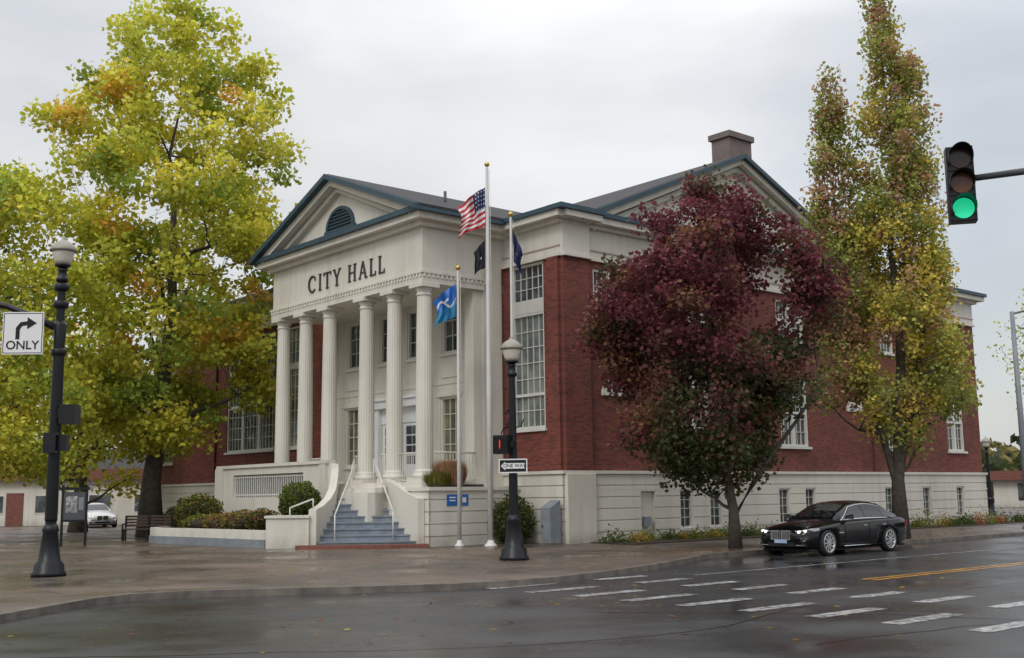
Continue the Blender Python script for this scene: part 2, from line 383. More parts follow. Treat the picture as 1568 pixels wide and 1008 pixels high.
# portico
SC=8.2
tr.box(-3.75,-1.0,2.9,13.5,8.95,9.3,'white'); tr.box(-3.70,-1.0,2.95,13.45,9.3,11.0,'white'); tr.box(-1.02,0.0,3.0,13.4,8.94,11.1,'white')
tr.box(-3.80,-1.0,2.85,13.55,9.28,9.36,'white')
s_=2.93
while s_<13.5: tr.box(-3.79,-3.70,s_,s_+.09,9.15,9.279,'white'); s_+=.19
w_=-3.7
while w_<-1: tr.box(w_,w_+.09,2.86,2.95,9.15,9.279,'white'); w_+=.19
tr.box(-3.9,.0,2.75,13.65,10.92,11.1,'white'); tr.box(-4.2,-.1,2.45,13.95,11.1,11.32,'white'); tr.box(-4.35,-.1,2.3,14.1,11.32,11.5,'blue')
Pf=lambda u,z,d:(d,u,z)
ro.prism_m([(2.7,11.5),(13.7,11.5),(SC,13.72)],Pf,-3.72,6,'white')
band(ro,Pf,2.25,SC,14.15,11.5,13.86,-.02,.08,-4.35,6.9,'roof')
band(ro,Pf,2.25,SC,14.15,11.5,13.86,.0,.2,-4.5,-4.352,'blue')
band(ro,Pf,2.25,SC,14.15,11.5,13.86,.06,.2,-4.352,-.2,'blue')
band(ro,Pf,2.9,SC,13.5,11.68,13.86,.1,.42,-4.25,-3.7,'white')
band(ro,Pf,3.6,SC,12.8,11.85,13.8,.38,.56,-3.95,-3.7,'white')
fan(ro,front(-3.72),SC,11.85,1.0,'blue','dark',.85)
ro.tube([(-1.0,5.2,12.4),(-1.0,5.2,13.1)],.06,'dgrey',8)
PW=front(-1.0)
hp=[(4.35,5.55,2.9,5.3),(10.9,12.1,2.9,5.3),(6.9,9.5,2.16,5.1),(4.45,5.45,6.9,8.8),(6.8,7.7,6.9,8.8),(8.7,9.6,6.9,8.8),(11.0,12.0,6.9,8.8)]
wall(tr,PW,3.0,13.3,2.1,8.95,hp,'white')
for h in hp:
    if h[2]==2.9: window(wi,PW,*h,3,4,'glassY')
    elif h[2]==6.9: window(wi,PW,*h,2,3,'glass')
for a in (4.35,10.9):
    mbox(tr,PW,a-.15,a+1.35,5.3,5.45,-.08,.0,'white'); mbox(tr,PW,a+.1,a+1.1,6.0,6.5,-.04,0,'white')
mbox(tr,PW,3.0,13.3,5.75,5.82,-.03,0,'white')
M['doorw']=simple('door_white',(.72,.74,.76),.4,.04)
for a in (6.9,8.35):
    mbox(wi,PW,a,a+1.15,2.16,4.5,.1,.16,'doorw')
    for i in range(2):
        for j in range(4): mbox(wi,PW,a+.2+i*.4,a+.55+i*.4,2.9+j*.38,3.22+j*.38,.08,.1,'glass')
mbox(wi,PW,8.05,8.35,2.16,5.1,.02,.2,'doorw'); mbox(wi,PW,6.9,9.5,4.5,5.1,.05,.2,'doorw')
mbox(wi,PW,6.6,6.9,2.16,5.1,-.12,0,'doorw'); mbox(wi,PW,9.5,9.8,2.16,5.1,-.12,0,'doorw'); mbox(wi,PW,6.45,9.95,5.1,5.4,-.22,0,'doorw')
mbox(wi,PW,6.35,10.05,5.4,5.5,-.3,0,'doorw')
tr.box(-.999,0,3.0,3.02,0,8.94,'white'); tr.box(-.999,0,13.28,13.3,0,8.94,'white')
for s0 in (3.02,12.75): tr.box(-1.42,-.98,s0,s0+.5,2.15,8.95,'white')
co=MB()
def column(mb,w,s,z0,z1,r):
    mb.box(w-r*1.45,w+r*1.45,s-r*1.45,s+r*1.45,z0,z0+.14,'white')
    mb.lathe([(r*1.38,.14),(r*1.42,.2),(r*1.38,.27),(r*1.15,.3),(r*1.22,.36),(r*1.05,.42)],'white',w,s,z0,24)
    H=z1-z0
    mb.lathe([(r*1.02,.42),(r,.6),(r*.98,H*.4),(r*.9,H*.75),(r*.84,H-.42)],'white',w,s,z0,40,.04,False)
    mb.lathe([(r*.86,H-.42),(r*.94,H-.4),(r*.94,H-.36),(r*.86,H-.34),(r*.87,H-.26),(r*1.18,H-.14)],'white',w,s,z0,24)
    mb.box(w-r*1.28,w+r*1.28,s-r*1.28,s+r*1.28,z1-.14,z1+.004,'white')
for s0 in (3.25,5.05,6.85,9.45,11.25,13.05): column(co,-3.4,s0,2.15,8.95,.30)
co.build('columns',CH)
po=MB()
po.box(-3.9,-.99,2.75,13.6,0,2.15,'white')
Ts=side(2.15); courses(po,Ts,-4.0,-.1,-.02,1.85,[],'white'); Tf=front(-4.0); courses(po,Tf,2.15,3.4,-.02,1.85,[],'white')
po.box(-3.95,-.1,2.25,3.3,0,1.84,'white'); po.box(-4.07,-.1,2.08,3.45,1.85,1.97,'white')
po.box(-3.6,-1.6,2.3,2.7,1.97,2.05,'soil')
def wpoly(mb,pts,t,k,z0=0):
    q=[Vector((p[0],p[1])) for p in pts]
    a=offset_line(q,t/2); b=offset_line(q,-t/2)
    for i in range(len(q)-1):
        mb.hexa([(*a[i],z0),(*a[i+1],z0),(*b[i+1],z0),(*b[i],z0),(*a[i],pts[i][2]),(*a[i+1],pts[i+1][2]),(*b[i+1],pts[i+1][2]),(*b[i],pts[i][2])],k)
Rf=front(-4.75)
for a,b,c,d in cells(7.5,15.9,0,2.88,[(9.0,14.6,1.7,2.6)]): mbox(po,Rf,a,b,c,d,0,.25,'white')
mbox(po,Rf,7.3,16.0,2.88,3.0,-.08,.33,'white')
mbox(po,Rf,15.4,16.05,0,2.88,-.1,.35,'white'); mbox(po,Rf,7.35,7.8,0,2.88,-.06,.31,'white')
mbox(po,Rf,9.0,14.6,1.7,2.6,.20,.245,'dgrey')  # dark panel standing in for the shadow behind the pickets
u=9.08
while u<14.6: mbox(po,Rf,u,u+.045,1.7,2.6,.08,.12,'rail'); u+=.17
for zz in (1.78,2.48): mbox(po,Rf,9.0,14.6,zz,zz+.05,.075,.125,'rail')
po.box(-4.5,-3.9,7.4,15.8,0,2.148,'white')
Rs=side(15.9); mbox(po,Rs,-4.5,0,0,2.9,0,.2,'white')
Lp=L
NS=8; zr=1.6/NS
for i in range(NS):
    f=i/(NS-1); y0=37.3+f*2.3; xl=-6.45+f*.3; xr=-3.15-f*1.3
    z=WALK+(i+1)*zr
    if i<NS-1: po.prism([Lp(xl,y0),Lp(xr,y0),Lp(-4.4,40.2),Lp(-4.4,40.9),Lp(-6.3,41.0)],0,z,'step')
    else: po.prism([Lp(xl,y0),Lp(xr,y0),Lp(-4.2,40.4),Lp(-5.2,41.2),Lp(-6.3,41.6)],0,z,'white')
    po.prism([Lp(xl,y0-.04),Lp(xr,y0-.04),Lp(xr,y0),Lp(xl,y0)],z-.05,z-.002,'grey')
for i in range(3): po.box(-3.9-.3*(3-i),-3.9+.001*i,4.6,7.34,0,1.66+.165*(i+.98),'white')
wpoly(po,[(*Lp(*P(7.5,-4.6)[:2]),2.95),(*Lp(-6.42,40.6),2.85),(*Lp(-6.36,40.2),2.62),(*Lp(-6.32,39.8),2.3),(*Lp(-6.3,39.3),1.95),(*Lp(-6.36,38.7),1.65),(*Lp(-6.48,38.0),1.42),(*Lp(-6.6,37.2),1.28)],.26,'white')
wpoly(po,[(*Lp(-4.5,39.9),2.35),(*Lp(-4.3,39.2),2.25),(*Lp(-3.9,38.5),2.05),(*Lp(-3.5,37.9),1.8),(*Lp(-3.05,37.25),1.6)],.24,'white')
wpoly(po,[(*Lp(-7.0,37.0),.15),(*Lp(-6.3,36.8),.15),(*Lp(-5.2,36.7),.15),(*Lp(-4.0,36.75),.15),(*Lp(-2.8,36.95),.15)],.5,'brickcap')
po.prism([Lp(-8.15,37.35),Lp(-6.7,37.1),Lp(-6.7,38.0),Lp(-8.15,38.3)],0,1.02,'white')
po.prism([Lp(-8.2,37.30),Lp(-6.68,37.04),Lp(-6.68,38.05),Lp(-8.2,38.35)],1.02,1.1,'white')
pl=[Lp(-8.1,37.6),Lp(-9.5,39.1),Lp(-12.2,42.0),Lp(-13.4,43.0),Lp(-13.9,43.9),Lp(-13.7,45)]
wpoly(po,[(*p,.32) for p in pl],.34,'grey'); wpoly(po,[(*p,.62) for p in pl],.26,'white',z0=.3)
po.prism([Lp(-8.1,37.9),Lp(-13.4,43.4),Lp(-13.5,46.5),Lp(-12.4,46.5),Lp(-6.9,41.0),Lp(-6.75,38.2)],0,.5,'soil')
def rail(mb,pts,h=.9,k='rail'):
    mb.tube([(p[0],p[1],p[2]+h) for p in pts],.028,k,8)
    for p in pts: mb.tube([p,(p[0],p[1],p[2]+h)],.022,k,6)
rail(po,[(*Lp(-5.9,37.4),.2),(*Lp(-5.7,39.7),1.6),(*Lp(-5.8,41.0),2.1)]); rail(po,[(*Lp(-4.0,37.5),.3),(*Lp(-4.75,39.7),1.65),(*Lp(-5.0,40.4),2.1)])
rail(po,[(*Lp(-7.4,37.5),1.0),(*Lp(-6.6,37.3),1.28)],.35)
def pickets(mb,a,b,z0,z1):
    n=int((Vector(b)-Vector(a)).length/.13)
    for i in range(n+1):
        t=i/n; x=a[0]+(b[0]-a[0])*t; y=a[1]+(b[1]-a[1])*t
        mb.box(x-.011,x+.011,y-.011,y+.011,z0,z1,'rail')
    mb.tube([(a[0],a[1],z1),(b[0],b[1],z1)],.03,'rail'); mb.tube([(a[0],a[1],z0+.06),(b[0],b[1],z0+.06)],.022,'rail')
pickets(po,(-3.4,3.5),(-3.4,4.8),2.15,3.15); pickets(po,(-3.2,3.0),(-1.4,3.0),2.15,3.15); pickets(po,(-3.4,5.35),(-3.4,5.9),2.15,3.15)
pickets(po,(-3.4,9.8),(-3.4,10.9),2.15,3.15);pickets(po,(-3.4,7.2),(-3.4,7.6),2.15,3.15)
mbox(po,Ts,-3.3,-2.85,1.35,1.72,-.02,0,'signb'); mbox(po,Ts,-2.75,-2.4,1.35,1.72,-.02,0,'signb'); mbox(po,Ts,-2.65,-2.5,1.45,1.62,-.026,-.02,'signw'); mbox(po,Ts,-3.2,-2.95,1.5,1.54,-.026,-.02,'signw'); mbox(po,Ts,-3.2,-2.95,1.6,1.64,-.026,-.02,'signw')
wb.build('brick_walls',CH); wi.build('windows_and_doors',CH); bs.build('base_walls',CH,bevel=.012); tr.build('entablature_and_trim',CH); ro.build('roof',CH); po.build('porch_steps_and_ramp',CH)
ds=MB(); ds.tube([(-.16,3.5,11.0),(-.16,3.5,10.2),(-.12,3.55,9.8),(-.16,3.55,.3)],.05,'brick'); ds.build('downspout',CH)
# letters CITY HALL
lt=MB()
fnL=lambda u,z,d:(-3.70-d, 10.55-u, z)
LH=.64; LZ=9.66
def st(x0,y0,x1,y1,t,ox):
    dx,dy=x1-x0,y1-y0; l=math.hypot(dx,dy); nx,ny=-dy/l*t/2,dx/l*t/2
    pts=[(x0+nx,y0+ny),(x1+nx,y1+ny),(x1-nx,y1-ny),(x0-nx,y0-ny)]
    lt.prism_m([((ox+a)*LH,LZ+b*LH) for a,b in pts],fnL,.0,.05,'letter')
def serif(x,y,ox,w=.3): st(x-w/2,y,x+w/2,y,.05,ox)
def letter(c,ox):
    if c=='C':
        pts=[(.45+.42*math.cos(a),.5+.49*math.sin(a)) for a in [R(45+i*22.5) for i in range(13)]]
        for i,(a,b) in enumerate(zip(pts,pts[1:])): st(*a,*b,.07+.08*math.sin(math.pi*(i+.5)/12),ox)
        st(.76,.66,.76,.9,.05,ox); return .9
    if c=='I': st(.17,0,.17,1,.12,ox); serif(.17,.02,ox);serif(.17,.98,ox); return .34
    if c=='T': st(.4,0,.4,1,.12,ox); st(0,.96,.8,.96,.06,ox); st(.02,.78,.02,.97,.05,ox); st(.78,.78,.78,.97,.05,ox); serif(.4,.02,ox); return .8
    if c=='Y': st(.42,0,.42,.48,.12,ox); st(.42,.45,.1,1,.12,ox); st(.42,.45,.74,1,.06,ox); serif(.1,.98,ox,.28); serif(.74,.98,ox,.24); serif(.42,.02,ox); return .84
    if c=='H':
        st(.15,0,.15,1,.12,ox); st(.72,0,.72,1,.12,ox); st(.15,.52,.72,.52,.05,ox)
        for x in (.15,.72): serif(x,.02,ox); serif(x,.98,ox)
        return .87
    if c=='A': st(.12,0,.43,1,.06,ox); st(.43,1,.76,0,.12,ox); st(.22,.35,.66,.35,.05,ox); serif(.1,.02,ox,.24); serif(.77,.02,ox,.28); return .88
    if c=='L': st(.15,0,.15,1,.12,ox); serif(.15,.98,ox); st(.02,.03,.6,.03,.06,ox); st(.6,0,.6,.22,.05,ox); return .62
ox=0
for c in 'CITY HALL':
    if c==' ': ox+=.55; continue
    ox+=letter(c,ox)+.27
lt.build('city_hall_lettering',CH)
orn=MB(); 
for c in (2.5,17.6):
    N=12; pts=[(c+.62*math.cos(math.pi*i/N),5.1+.62*math.sin(math.pi*i/N)) for i in range(N+1)]
    orn.prism_m(pts,side(0),-.06,.02,'trim'); mbox(orn,side(0),c-.1,c+.1,5.25,5.4,-.09,-.06,'dark')
orn.build('half_round_plaques',CH)
# ------------------------------------------------------------------ trees
def leafmesh(name,parent,cen,a,b,col,loc=(0,0,0)):
    N=len(cen); v=np.stack([cen-a,cen+b,cen+a,cen-b],1).reshape(-1,3).astype(np.float32)
    me=bpy.data.meshes.new(name); me.vertices.add(4*N); me.vertices.foreach_set('co',v.ravel())
    me.loops.add(4*N); me.loops.foreach_set('vertex_index',np.arange(4*N,dtype=np.int32))
    me.polygons.add(N); me.polygons.foreach_set('loop_start',np.arange(0,4*N,4,dtype=np.int32)); me.polygons.foreach_set('loop_total',np.full(N,4,dtype=np.int32))
    me.update(calc_edges=True)
    at=me.color_attributes.new('Col','FLOAT_COLOR','POINT')
    c4=np.ones((4*N,4),np.float32); c4[:,:3]=np.repeat(np.clip(col,0,1),4,0); at.data.foreach_set('color',c4.ravel())
    me.materials.append(M['leaf']); o=bpy.data.objects.new(name,me); scene.collection.objects.link(o)
    if parent: o.parent=parent
    o.location=loc; return o
def rand_leaves(rg,cen,size,up=.3):
    N=len(cen); a=rg.normal(size=(N,3)); a[:,2]*=.8; a/=np.linalg.norm(a,axis=1)[:,None]
    t=rg.normal(size=(N,3)); t[:,2]+=up; b=np.cross(a,t); b/=np.linalg.norm(b,axis=1)[:,None]+1e-9
    sz=size*rg.uniform(.6,1.3,size=(N,1)); return a*sz*.5,b*sz*.4
def make_tree(name,base,tr_r,lobes,nclump,nleaf,lsize,palette,seed,rc=(.45,.95),gap=.0,limbs=12,rot=0,inner=.12,spread=.62,flat=.72,rag=.16):
    rg=np.random.default_rng(seed); E=empty(name,(base[0],base[1],0),rot)
    W=np.array([l[3] for l in lobes],float); W/=W.sum()
    zlo=min(l[2][0][0] for l in lobes); zhi=max(l[2][-1][0] for l in lobes)
    C=[];RC=[];LB=[]
    ph=rg.uniform(0,6.28,size=(len(lobes),4))
    while len(C)<nclump:
        li=rg.choice(len(lobes),p=W); cx,cy,prof,_=lobes[li]
        zs=[p[0] for p in prof]; rs=[p[1] for p in prof]
        z=rg.uniform(zs[0],zs[-1]); rr=np.interp(z,zs,rs)
        if rg.uniform()>(rr/max(rs))**1.1+.08: continue
        th=rg.uniform(0,2*math.pi); q=ph[li]
        n=.5*math.sin(3*th+.9*z+q[0])+.5*math.sin(5*th-1.3*z+q[1])+.35*math.sin(2*th+2.2*z+q[2])
        r_c=rg.uniform(*rc); rm=max(.1,rr*(1+rag*n)-r_c*.5)
        r=rm*math.sqrt(rg.uniform(inner,1))
        p=np.array([cx+r*math.cos(th),cy+r*math.sin(th),z])
        if gap>0:
            k_=1.6/ (rc[1]*1.5)
            g_=math.sin(p[0]*k_+q[0])*math.sin(p[1]*k_*.9+q[1])+math.sin(p[2]*k_*.9+q[2])*math.sin(p[0]*k_*.7+q[3])
            if g_>gap: continue
        C.append(p); RC.append(r_c); LB.append(li)
    C=np.array(C); RC=np.array(RC)
    mb=MB(); limb_pts=[]
    for li,(cx,cy,prof,_) in enumerate(lobes):
        if prof[-1][0]<zhi*.8 and li>0: continue
        top=prof[-1][0]*.93; n=9; pts=[];rad=[]
        for i in range(n+1):
            t=i/n; z=t*top; k=min(1,max(0,(z-zlo*.6)/(zlo*1.4+1)))
            pts.append((cx*k+rg.normal()*.6*t*tr_r,cy*k+rg.normal()*.12*t,z)); rad.append(max(.02,tr_r*(1-t)**1.15*(1.0 if li==0 else .6)))
        if li==0: rad[0]*=1.35
        mb.tube(pts,rad,'bark',10)
        limb_pts+= [(np.array(p),r,li) for p,r in zip(pts,rad) if p[2]>zlo*.5]
    order=rg.permutation(len(C))
    LP=[p for p,_,_ in limb_pts]; LR=[r for _,r,_ in limb_pts]
    for i,ci in enumerate(order):
        c=C[ci]
        A=np.array(LP); d=c-A; dist=np.linalg.norm(d,axis=1); cost=dist+np.where(d[:,2]<dist*.25,3.0,0)
        j=int(np.argmin(cost))
        if i>limbs*9 and rg.uniform()<.3: continue
        r0=min(LR[j]*.65,.03*dist[j]+.012); a=A[j]; n=5
        seg=[];rr=[]
        for k in range(n+1):
            t=k/n; p=a+(c-a)*t; p=p+np.array([0,0,1])*math.sin(t*math.pi)*dist[j]*-.06+rg.normal(size=3)*dist[j]*.03*(0<k<n)
            seg.append(p); rr.append(max(.008,r0*(1-.8*t)))
        mb.tube([tuple(p) for p in seg],rr,'bark',5)
        if i<limbs*6:
            for k in range(2,n+1): LP.append(seg[k]); LR.append(rr[k])
    mb.build('trunk_and_limbs',E)
    cnt=np.maximum(8,(nleaf*(RC/RC.mean())**2)).astype(int)
    idx=np.repeat(np.arange(len(C)),cnt); N=len(idx)
    off=rg.normal(size=(N,3)); ln=np.linalg.norm(off,axis=1)[:,None]; off=off/ln*np.minimum(ln,2.3)*spread
    off[:,2]*=flat
    cen=C[idx]+off*RC[idx][:,None]
    cen[:,2]-= (off[:,0]**2+off[:,1]**2)*.12*RC[idx]
    a,b=rand_leaves(rg,cen,lsize)
    cc=np.array([palette(rg,(c[2]-zlo)/(zhi-zlo),c,l) for c,l in zip(C,LB)])
    depth=np.clip(.5+.5*off[:,2],0,1)  # clump shading put into leaf colour: lighter on top, darker below
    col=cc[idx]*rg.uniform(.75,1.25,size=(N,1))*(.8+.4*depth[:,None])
    col[:,0]*=rg.uniform(.88,1.12,size=N)
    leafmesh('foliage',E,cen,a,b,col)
    return E
def lerp(a,b,t): return np.array(a)*(1-t)+np.array(b)*t
def pal_yellow(rg,h,c,l):
    t=rg.uniform(); base=lerp((.40,.46,.06),(.74,.66,.08),min(1,.1+.8*t))
    r=rg.uniform()
    if r<.03: base=np.array((.7,.42,.07))
    elif r<.15: base=np.array((.29,.37,.06))
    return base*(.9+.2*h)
def pal_red(rg,h,c,l):
    h2=h+rg.normal()*.16-.04*c[0]+.03
    red=lerp((.11,.028,.034),(.21,.058,.07),rg.uniform()); gr=lerp((.05,.07,.025),(.085,.105,.034),rg.uniform())
    t=min(1,max(0,(h2-.30)/.25)); base=lerp(gr,red,t)
    r=rg.uniform()
    if r<.14: base=np.array((.20,.10,.05))
    elif r<.22 : base=np.array((.085,.08,.035))
    return base
def pal_col(rg,h,c,l):
    rust=lerp((.44,.23,.13),(.5,.34,.19),rg.uniform()); yel=lerp((.50,.46,.08),(.62,.48,.09),rg.uniform()); ol=lerp((.27,.31,.07),(.40,.41,.10),rg.uniform())
    r=rg.uniform()
    if l==1: return rust if r<.42 else ol
    if h>.5: return (rust if r<.28 else (ol if r<.85 else yel))
    return yel if r<.52 else (ol if r<.93 else rust)
make_tree('maple_tree',(-16.0,50),.46,[(.6,0,[(4.0,2.0),(6.0,4.2),(9.4,4.8),(12.4,5.1),(15.4,6.3),(18.2,5.7),(20.1,4.7),(22.3,3.9),(24.0,2.4)],1)],400,125,.25,pal_yellow,3,rc=(.5,1.0),gap=.34,limbs=16,rag=.2,spread=.56,inner=.2)
make_tree('maple_tree',(-21.6,45),.45,[(.3,0,[(2.8,3.4),(5,4.6),(8,4.9),(11,4.3),(13.6,2.8),(15.6,1.2)],1)],210,115,.23,pal_yellow,5,rc=(.5,.95),gap=.35,limbs=12)
make_tree('maple_tree',(-23,60),.4,[(0,0,[(2.5,3.0),(5,4.6),(8,5.0),(11,3.8),(13,1.5)],1)],130,80,.3,pal_yellow,6,rc=(.6,1.1),gap=.6,limbs=10)
make_tree('ash_tree',P(-6.5,.8),.165,[(-.55,.2,[(1.9,.5),(2.7,2.2),(3.7,3.0),(4.7,3.0),(5.7,3.1),(6.7,3.6),(7.7,3.6),(8.7,3.2),(9.9,2.4),(11.1,1.1)],1),(-3.1,0,[(5.7,.5),(6.4,1.3),(7.3,1.2),(8.1,.5)],.1),(2.7,0,[(7.0,.5),(7.8,1.2),(8.8,1.0),(9.3,.4)],.08)],370,135,.15,pal_red,11,rc=(.38,.72),gap=.4,limbs=14,rag=.2,inner=.2,spread=.56)
make_tree('pear_tree',P(-6.9,9.2),.24,[(.4,0,[(3.2,.8),(4.2,1.9),(5,2.35),(7.2,2.3),(9.5,1.9),(11.8,1.5),(14.2,1.25),(16.6,.95),(19.4,.4)],1.0),(-1.6,0,[(4.6,1.0),(7.2,1.05),(9.5,1.0),(11.8,.9),(14.2,.72),(16.9,.3)],.40),(1.4,.2,[(4.2,.9),(9,1.0),(12,.9),(15,.65),(17.2,.28)],.34)],620,80,.145,pal_col,17,rc=(.26,.52),gap=.8,limbs=20,flat=1.2,spread=.56,inner=.3)
make_tree('bare_tree',(22.6,48),.12,[(.2,0,[(4.4,1.0),(6,1.5),(8,1.9),(10.4,.5)],1)],90,16,.14,pal_yellow,23,rc=(.3,.6),limbs=18)
def shrub(name,loc,rx,ry,rz,n,ls,cols,seed,zc=None,shell=.55):
    rg=np.random.default_rng(seed); d=rg.normal(size=(n,3)); d/=np.linalg.norm(d,axis=1)[:,None]
    r=rg.uniform(shell,1.03,size=(n,1))*(1+.09*np.sin(d[:,:1]*7+d[:,1:2]*5+seed)+.05*np.sin(d[:,2:3]*11+d[:,:1]*9)); cen=d*r*np.array([rx,ry,rz]); cen[:,2]+=rz*.92 if zc is None else zc
    cen=cen[cen[:,2]>0]; a,b=rand_leaves(rg,cen,ls,.5)
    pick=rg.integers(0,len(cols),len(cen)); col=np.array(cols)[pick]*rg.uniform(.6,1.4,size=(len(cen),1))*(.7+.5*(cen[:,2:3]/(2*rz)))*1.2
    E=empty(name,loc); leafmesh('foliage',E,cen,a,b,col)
    mb=MB(); mb.lathe([(rx*.55,rz*.2),(rx*.72,rz*.75),(rx*.66,rz*1.2),(rx*.3,rz*1.6)],'soil',n=9); mb.build('inner_twigs',E)
    return E
G1=[(.07,.10,.025),(.045,.075,.02),(.12,.12,.03)]
YG=[(.15,.18,.03),(.10,.13,.03),(.28,.2,.04)]; OR=[(.35,.13,.06),(.3,.18,.08),(.2,.1,.05)]
shrub('topiary_shrub',(-7.55,39.9,.8),.74,.74,.74,6500,.075,YG[:2]+G1[:1],31,shell=.8)
shrub('shrub',(*P(14.6,-6.2)[:2],.4),.95,.95,.75,5000,.10,G1+YG[2:],32)
shrub('shrub',(*P(1.6,-.95)[:2],.03),.75,.6,.85,5000,.09,G1,33)
shrub('shrub',(*P(17.6,-4.6)[:2],.03),1.3,1.1,.95,4500,.11,G1,34)
shrub('shrub',(*P(20.2,-3.8)[:2],.03),1.5,1.1,.8,4500,.11,G1,35)
shrub('shrub',(*P(12.6,-6.9)[:2],.45),.9,.6,.35,2600,.09,YG,36)
shrub('shrub',(*P(11.0,-6.9)[:2],.45),.8,.6,.36,2600,.09,YG+OR[:1],37)
shrub('shrub',(*P(9.6,-6.9)[:2],.45),.75,.55,.42,2600,.09,OR[1:]+YG,38)
shrub('shrub',(*P(8.6,-6.6)[:2],.45),.6,.55,.45,2400,.09,G1+OR[:1],39)
def grass(name,loc,r,h,n,cols,seed):
    rg=np.random.default_rng(seed); th=rg.uniform(0,6.28,n); u=rg.uniform(0,1,n); l=rg.uniform(.5,1,n)*h
    tip=np.stack([np.cos(th)*r*u*1.6,np.sin(th)*r*u,l],1); b0=np.stack([np.cos(th)*r*u*1.2,np.sin(th)*r*u*.5,np.zeros(n)],1)
    cen=(tip+b0)/2; a=(tip-b0)/2; b=np.stack([-np.sin(th)*.014,np.cos(th)*.014,np.zeros(n)],1)
    col=np.array(cols)[rg.integers(0,len(cols),n)]*rg.uniform(.6,1.3,size=(n,1)); E=empty(name,loc); leafmesh('blades',E,cen,a,b,col); return E
ORG=[(.55,.27,.17),(.5,.33,.18),(.4,.2,.12)]
grass('ornamental_grass',P(2.5,-2.9,2.0),.42,.95,2600,ORG+[(.2,.2,.06)],41)
grass('ornamental_grass',P(2.5,-3.4,2.0),.35,.55,1400,YG,42)
def rowplants(name,s0,w0,w1,n,seed,hh=.32):
    rg=np.random.default_rng(seed); k=int((w1-w0)/.75)
    cs=np.stack([np.linspace(w0,w1,k)+rg.normal(size=k)*.15,np.full(k,s0)+rg.normal(size=k)*.15],1)
    idx=rg.integers(0,k,n); d=rg.normal(size=(n,3))*np.array([.26,.22,.5]); d[:,2]=np.abs(d[:,2])*hh
    rs=rg.uniform(.5,1.3,k)[idx][:,None]; cen=np.concatenate([cs[idx],np.full((n,1),.05)],1)+d*rs
    cols=np.array(YG+OR[:1]+G1[:1])*1.3; pk=rg.integers(0,len(cols),k)[idx]
    a,b=rand_leaves(rg,cen,.08); col=cols[pk]*rg.uniform(.6,1.4,size=(n,1))
    o=leafmesh(name,None,cen,a,b,col,(CX,CY,0)); o.rotation_euler=(0,0,ANG)
rowplants('border_plants',-1.0,1.5,12,6500,51); rowplants('border_plants',-1.6,12,29,9000,52,.5)
g=MB(); g.box(.9,29.5,-2.4,-.3,-.1,.07,'soil'); g.build('planting_bed',loc=(CX,CY,0),rot=ANG)
# fallen leaves
rg=np.random.default_rng(60); pts=[]
for (cw,cs,sw,ss,n,z) in ((1,-6.3,3.5,1.2,700,WALK+.012),(9,-6.6,3,.6,500,WALK+.012),(4,-9,9,1.2,300,ROAD+.014),(-12,-13,9,5,320,ROAD+.014),(-10,0,6,5,450,WALK+.012),(-3,-7.9,5,.15,260,WALK+.014)):
    q=np.stack([rg.normal(size=n)*sw+cw,rg.normal(size=n)*ss+cs,np.full(n,z)],1)
    q=q[(q[:,1]<-11.5) if z<0 and cw<0 else ((q[:,1]<-7.9) if z<0 else (q[:,1]>-7.4))]; pts.append(q)
pts=np.concatenate(pts); N=len(pts); th=rg.uniform(0,6.28,N); sz=rg.uniform(.035,.07,size=(N,1))
a=np.stack([np.cos(th),np.sin(th),rg.normal(size=N)*.06],1)*sz; b=np.stack([-np.sin(th),np.cos(th),rg.normal(size=N)*.06],1)*sz*.7
col=np.array([(.4,.2,.03),(.3,.1,.03),(.42,.33,.05),(.15,.05,.03)])[rg.integers(0,4,N)]
o=leafmesh('fallen_leaves',None,pts,a,b,col,(CX,CY,0)); o.rotation_euler=(0,0,ANG)
# distant trees
rg=np.random.default_rng(70); cen=[];cl=[]
for i in range(260):
    an=rg.uniform(-60,62); dd=rg.uniform(105,170); x=math.sin(R(an))*dd; y=math.cos(R(an))*dd
    h=rg.uniform(5,9)*(1.0 if an<12 else .95); rr=rg.uniform(2.5,4); n=120
    d=rg.normal(size=(n,3)); d/=np.linalg.norm(d,axis=1)[:,None]; d*=rg.uniform(.5,1,size=(n,1))
    cen.append(np.array([x,y,h*.5])+d*np.array([rr,rr,h*.52]))
    base=[(.05,.07,.03),(.07,.09,.03),(.2,.17,.05),(.22,.11,.05),(.035,.05,.035)][rg.integers(0,5)]
    cl.append(np.array(base)*rg.uniform(.6,1.4,size=(n,1)))
cen=np.concatenate(cen); cl=np.concatenate(cl); a,b=rand_leaves(rg,cen,1.3); leafmesh('distant_trees',None,cen,a,b,cl)
# ------------------------------------------------------------------ background buildings
LB_=empty('low_white_building',(-31,76,0),R(4)); m=MB()
m.box(-16,9,0,12,0,3.0,'white'); m.box(-16.4,9.4,-.5,12.5,3.0,3.75,'brickcap')
m.hexa([(-16.4,-.5,3.75),(9.4,-.5,3.75),(9.4,12.5,3.75),(-16.4,12.5,3.75),(-15,3,5.1),(8,3,5.1),(8,10,5.1),(-15,10,5.1)],'roof')
for x in (-12,-8,-4.5,-1,2.5,5.5): m.box(x,x+1.4,-.05,.02,.9,2.0,'glass'); m.box(x-.08,x+1.48,-.03,.01,.82,2.08,'trim')
m.box(-2.9,-1.8,-.06,.02,.05,2.2,'brickcap')
m.build('walls_and_roof',LB_)
DB=empty('distant_shop',(50,98,0),R(-30)); m=MB(); m.box(-8,8,0,8,0,3.0,'white'); m.box(-8.4,8.4,-.8,8.2,2.4,3.2,'brickcap'); 
for x in (-6,-3,0,3): m.box(x,x+1.8,-.05,.01,.6,2.1,'glass')
m.build('walls',DB)
